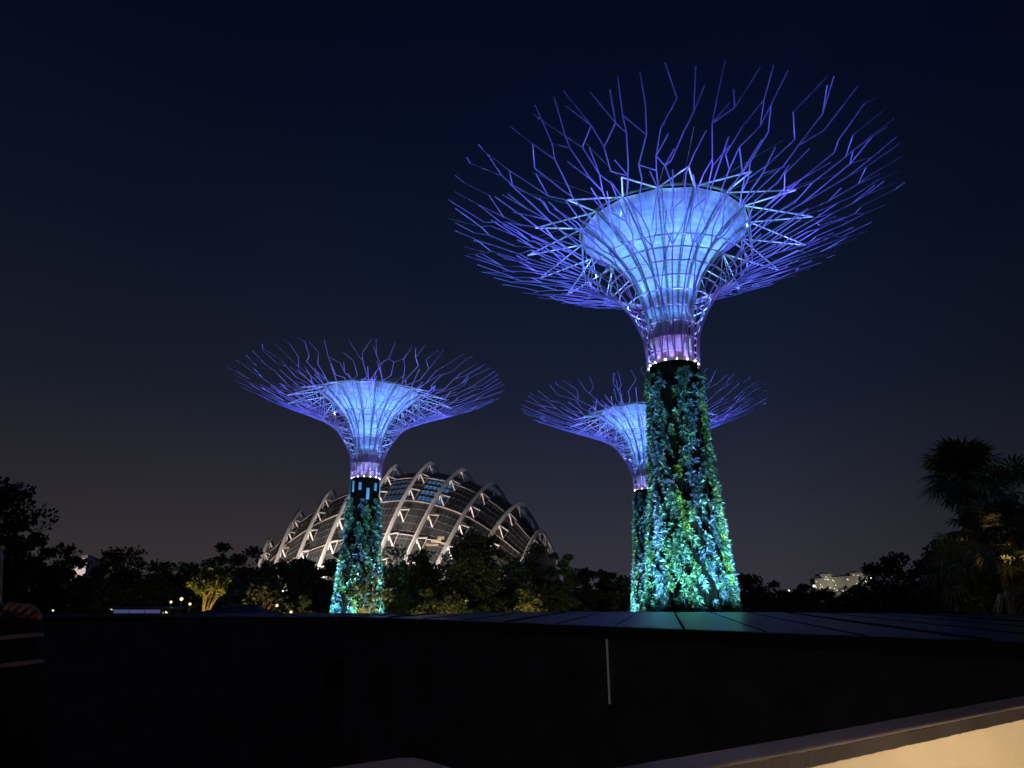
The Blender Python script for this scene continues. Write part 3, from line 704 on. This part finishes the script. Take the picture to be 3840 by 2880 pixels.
def rough_path(path, n=200):
    out = []
    for i in range(len(path)-1):
        for k in range(n//3): q = k/(n//3); out.append((path[i][0]*(1-q)+path[i+1][0]*q, path[i][1]*(1-q)+path[i+1][1]*q))
    return out+[path[-1]]
sweep(MB(), rough_path(path), [(0, CT-.012), (.138, CT-.012), (.139, CT-.004), (.13, CT), (.01, CT+.006), (0, CT)], .0008).build('cap', M['cap'], rt)
M['band'] = mat('dark_painted_band', (.05, .042, .045), .6, noise=(3, .3), bump=.3)
sweep(MB(), rough_path(path), [(.02, CT-.058), (.137, CT-.066), (.137, CT-.014), (.02, CT-.014)], .0014).build('painted_band', M['band'], rt)
rt = empty('parapet', (0, 0, 0)); tag(rt, 'pale parapet corner just showing at the bottom, left of centre', 'parapet')
path2 = [(-1.35, 2.02), (-.62, 2.50), (-.46, 2.615), (-.40, 2.655), (-.35, 2.66), (-.31, 2.635), (-.05, 2.36)]
sweep(MB(), path2, [(.03, FZ), (.13, FZ), (.13, CT-.06), (.03, CT-.06)]).build('wall', M['cream'], rt)
M['cap2'] = mat('pale_parapet_cap', (.2, .16, .15), .6, noise=(4, .25), bump=.3)
sweep(MB(), path2, [(0, CT-.055), (.15, CT-.06), (.158, CT-.012), (.15, CT), (.01, CT+.006), (0, CT)]).build('cap', M['cap2'], rt)
lamp('SPOT', (3.2, 1.0, CT-.45), 215, (1, .74, .42), (2.9, 4.0, CT-.35), .08, 130, .9)
lamp('SPOT', (1.4, .2, CZ+1.3), 100, (1, .82, .78), (2.0, 3.7, CT), .2, 70, .8)
lamp('SPOT', (.4, .2, CZ+1.3), 40, (1, .8, .72), (-.4, 2.6, CT), .2, 26, .8)

# ------------------------------------------------------------ person at the left edge
M['skin'] = mat('skin', (.5, .3, .2), .5); M['hair'] = mat('hair', (.012, .01, .009), .6, noise=(30, .4)); M['jean'] = mat('dark_trousers', (.02, .022, .03), .8)
def striped():
    m = mat('black_striped_knit', (.01, .01, .011), .8); t = m.node_tree; b = t.nodes['Principled BSDF']
    c = t.nodes.new('ShaderNodeTexCoord'); s = t.nodes.new('ShaderNodeSeparateXYZ'); t.links.new(c.outputs['Object'], s.inputs[0])
    a = t.nodes.new('ShaderNodeMath'); a.operation = 'MULTIPLY_ADD'; a.inputs[1].default_value = -.12; t.links.new(s.outputs[0], a.inputs[0]); t.links.new(s.outputs[2], a.inputs[2])
    q = t.nodes.new('ShaderNodeMath'); q.operation = 'MULTIPLY'; q.inputs[1].default_value = 1/.078; t.links.new(a.outputs[0], q.inputs[0])
    fr = t.nodes.new('ShaderNodeMath'); fr.operation = 'FRACT'; t.links.new(q.outputs[0], fr.inputs[0])
    lt = t.nodes.new('ShaderNodeMath'); lt.operation = 'LESS_THAN'; lt.inputs[1].default_value = .15; t.links.new(fr.outputs[0], lt.inputs[0])
    mxx = t.nodes.new('ShaderNodeMix'); mxx.data_type = 'RGBA'; hi = t.nodes.new('ShaderNodeMath'); hi.operation = 'GREATER_THAN'; hi.inputs[1].default_value = 1.33; t.links.new(s.outputs[2], hi.inputs[0]); ml = t.nodes.new('ShaderNodeMath'); ml.operation = 'MULTIPLY'; t.links.new(lt.outputs[0], ml.inputs[0]); t.links.new(hi.outputs[0], ml.inputs[1]); t.links.new(ml.outputs[0], mxx.inputs[0]); mxx.inputs[6].default_value = (.004, .004, .0045, 1); mxx.inputs[7].default_value = (.3, .25, .24, 1)
    t.links.new(mxx.outputs[2], b.inputs['Base Color']); return m
M['knit'] = striped()
def skinned(name, verts, edges, radii, mt, parent, lvl=2, roots=(0,)):
    me = bpy.data.meshes.new(name); me.from_pydata(verts, edges, []); me.update()
    o = bpy.data.objects.new(name, me); S.collection.objects.link(o); o.parent = parent
    md = o.modifiers.new('skin', 'SKIN'); md.use_smooth_shade = True
    for i, r in enumerate(radii):
        sv = me.skin_vertices[0].data[i]; sv.radius = r if isinstance(r, tuple) else (r, r); sv.use_root = i in roots
    s = o.modifiers.new('sub', 'SUBSURF'); s.levels = lvl; s.render_levels = lvl
    me.materials.append(mt); return o
def person():
    root = empty('person', (-1.68, 2.22, FZ)); root.scale = (1, 1, 1)
    tag(root, 'person at the left edge in black striped top, hand resting on the shoulder', 'person')
    K = 1.49  # neck base height
    v = [(0,0,.95),(0,0,1.1),(0,.0,1.25),(0,0,1.38),(0,0,K-.02),(-.03,.015,K+.07),(-.07,.03,K+.14),(-.11,.035,K+.2),(-.14,.03,K+.255),   # 0..8 pelvis to crown
         (.17,0,1.42),(.228,.0,1.18),(.24,.05,.95),(.24,.07,.87),            # 9..12 right arm down
         (-.17,0,1.42),(-.2,.12,1.2),(-.02,.2,1.36),(.085,.10,1.5),           # 13..16 left arm across the chest to right shoulder
         (.09,0,.9),(.1,.02,.5),(.1,-.02,.1),(.11,.1,.04),                     # 17..20
         (-.09,0,.9),(-.1,.02,.5),(-.1,-.02,.1),(-.11,.1,.04)]                 # 21..24
    e = [(0,1),(1,2),(2,3),(3,4),(4,5),(5,6),(6,7),(7,8),(3,9),(9,10),(10,11),(11,12),(3,13),(13,14),(14,15),(15,16),(0,17),(17,18),(18,19),(19,20),(0,21),(21,22),(22,23),(23,24)]
    r = [(.15,.1),(.12,.09),(.14,.1),(.15,.1),(.08,.065),.064,.072,.085,.06,.055,.042,.03,.032,.055,.042,.03,.03,.085,.06,.04,.035,.085,.06,.04,.035]
    def hand(base, d, up, side):
        b = len(v)
        d = Vector(d).normalized(); up = Vector(up).normalized(); s = d.cross(up).normalized(); bp = Vector(v[base])
        for k, (o, L) in enumerate(((-.03, .066), (-.01, .076), (.012, .07), (.032, .055))):
            i0 = len(v); v.append(tuple(bp+d*.045+s*o)); v.append(tuple(bp+d*(.05+L*.5)+s*o*1.1-up*.006)); v.append(tuple(bp+d*(.045+L*.85)+s*o*1.1-up*.03))
            e.extend([(base, i0), (i0, i0+1), (i0+1, i0+2)]); r.extend([.011, .009, .0075])
        i0 = len(v); v.append(tuple(bp+d*.015-s*.042*side-up*.01)); v.append(tuple(bp+d*.05-s*.055*side-up*.02)); e.extend([(base, i0), (i0, i0+1)]); r.extend([.012, .009])
    hand(12, (0, .12, -1), (1, 0, 0), 1)
    hand(16, (.45, -.8, .28), (.1, .3, 1), 1)
    skinned('body', v, e, r, M['skin'], root, 2)
    # nose, ears ride on the head
    
    for sx in (-.092, .092): m = MB(); m.ball((sx-.11, .03, K+.2-sx*.4), .024, 8, 6); m.build('ear', M['skin'], root)
    m = MB(); m.ball((-.1, .125, K+.185), .017, 8, 6); m.build('nose', M['skin'], root)
    for sx in (-.032, .032): m = MB(); m.ball((sx-.11, .108, K+.215), .011, 8, 6); m.build('eye', mat('eye_white', (.6, .6, .6), .2), root)
    m = MB(); m.tube([(-.1, .11, K+.145), (-.08, .116, K+.143), (-.06, .11, K+.145)], .006, 6); m.build('mouth', mat('lip', (.35, .12, .1), .4), root)
    hv = [(-.07,-.01,K+.13),(-.11,-.02,K+.2),(-.13,0,K+.255)]; skinned('hair', hv, [(0,1),(1,2)], [.07,.1,.1], M['hair'], root, 2)
    tv = [(0,0,.98),(0,0,1.1),(0,0,1.25),(0,0,1.38),(0,0,K-.035),(.175,0,1.43),(.23,0,1.2),(-.175,0,1.425),(-.2,.115,1.21),(.24,.05,.97)]
    skinned('striped_top', tv, [(0,1),(1,2),(2,3),(3,4),(3,5),(5,6),(3,7),(7,8),(6,9)], [(.17,.125),(.15,.11),(.165,.12),(.17,.12),(.085,.075),.072,.062,.072,.062,.05], M['knit'], root, 2)
    skinned('trousers', [(0,0,.95),(.09,0,.86),(.1,.02,.5),(.1,-.02,.08),(-.09,0,.86),(-.1,.02,.5),(-.1,-.02,.08)], [(0,1),(1,2),(2,3),(0,4),(4,5),(5,6)], [(.165,.12),.1,.08,.06,.1,.08,.06], M['jean'], root, 2)
    m = MB(); m.tube([Vector((.062*math.cos(a), .01+.058*math.sin(a), K+.03-.012*math.sin(a))) for a in [2*math.pi*k/20 for k in range(20)]], .009, 6, closed=True); m.build('necklace', mat('green_beads', (.1, .16, .1), .4), root)
    root.rotation_euler.z = R(-10)
person()
lamp('SPOT', (-.2, .2, CZ+.35), 6, (1, .6, .38), (-1.55, 2.2, CZ-.05), .1, 24, .8)
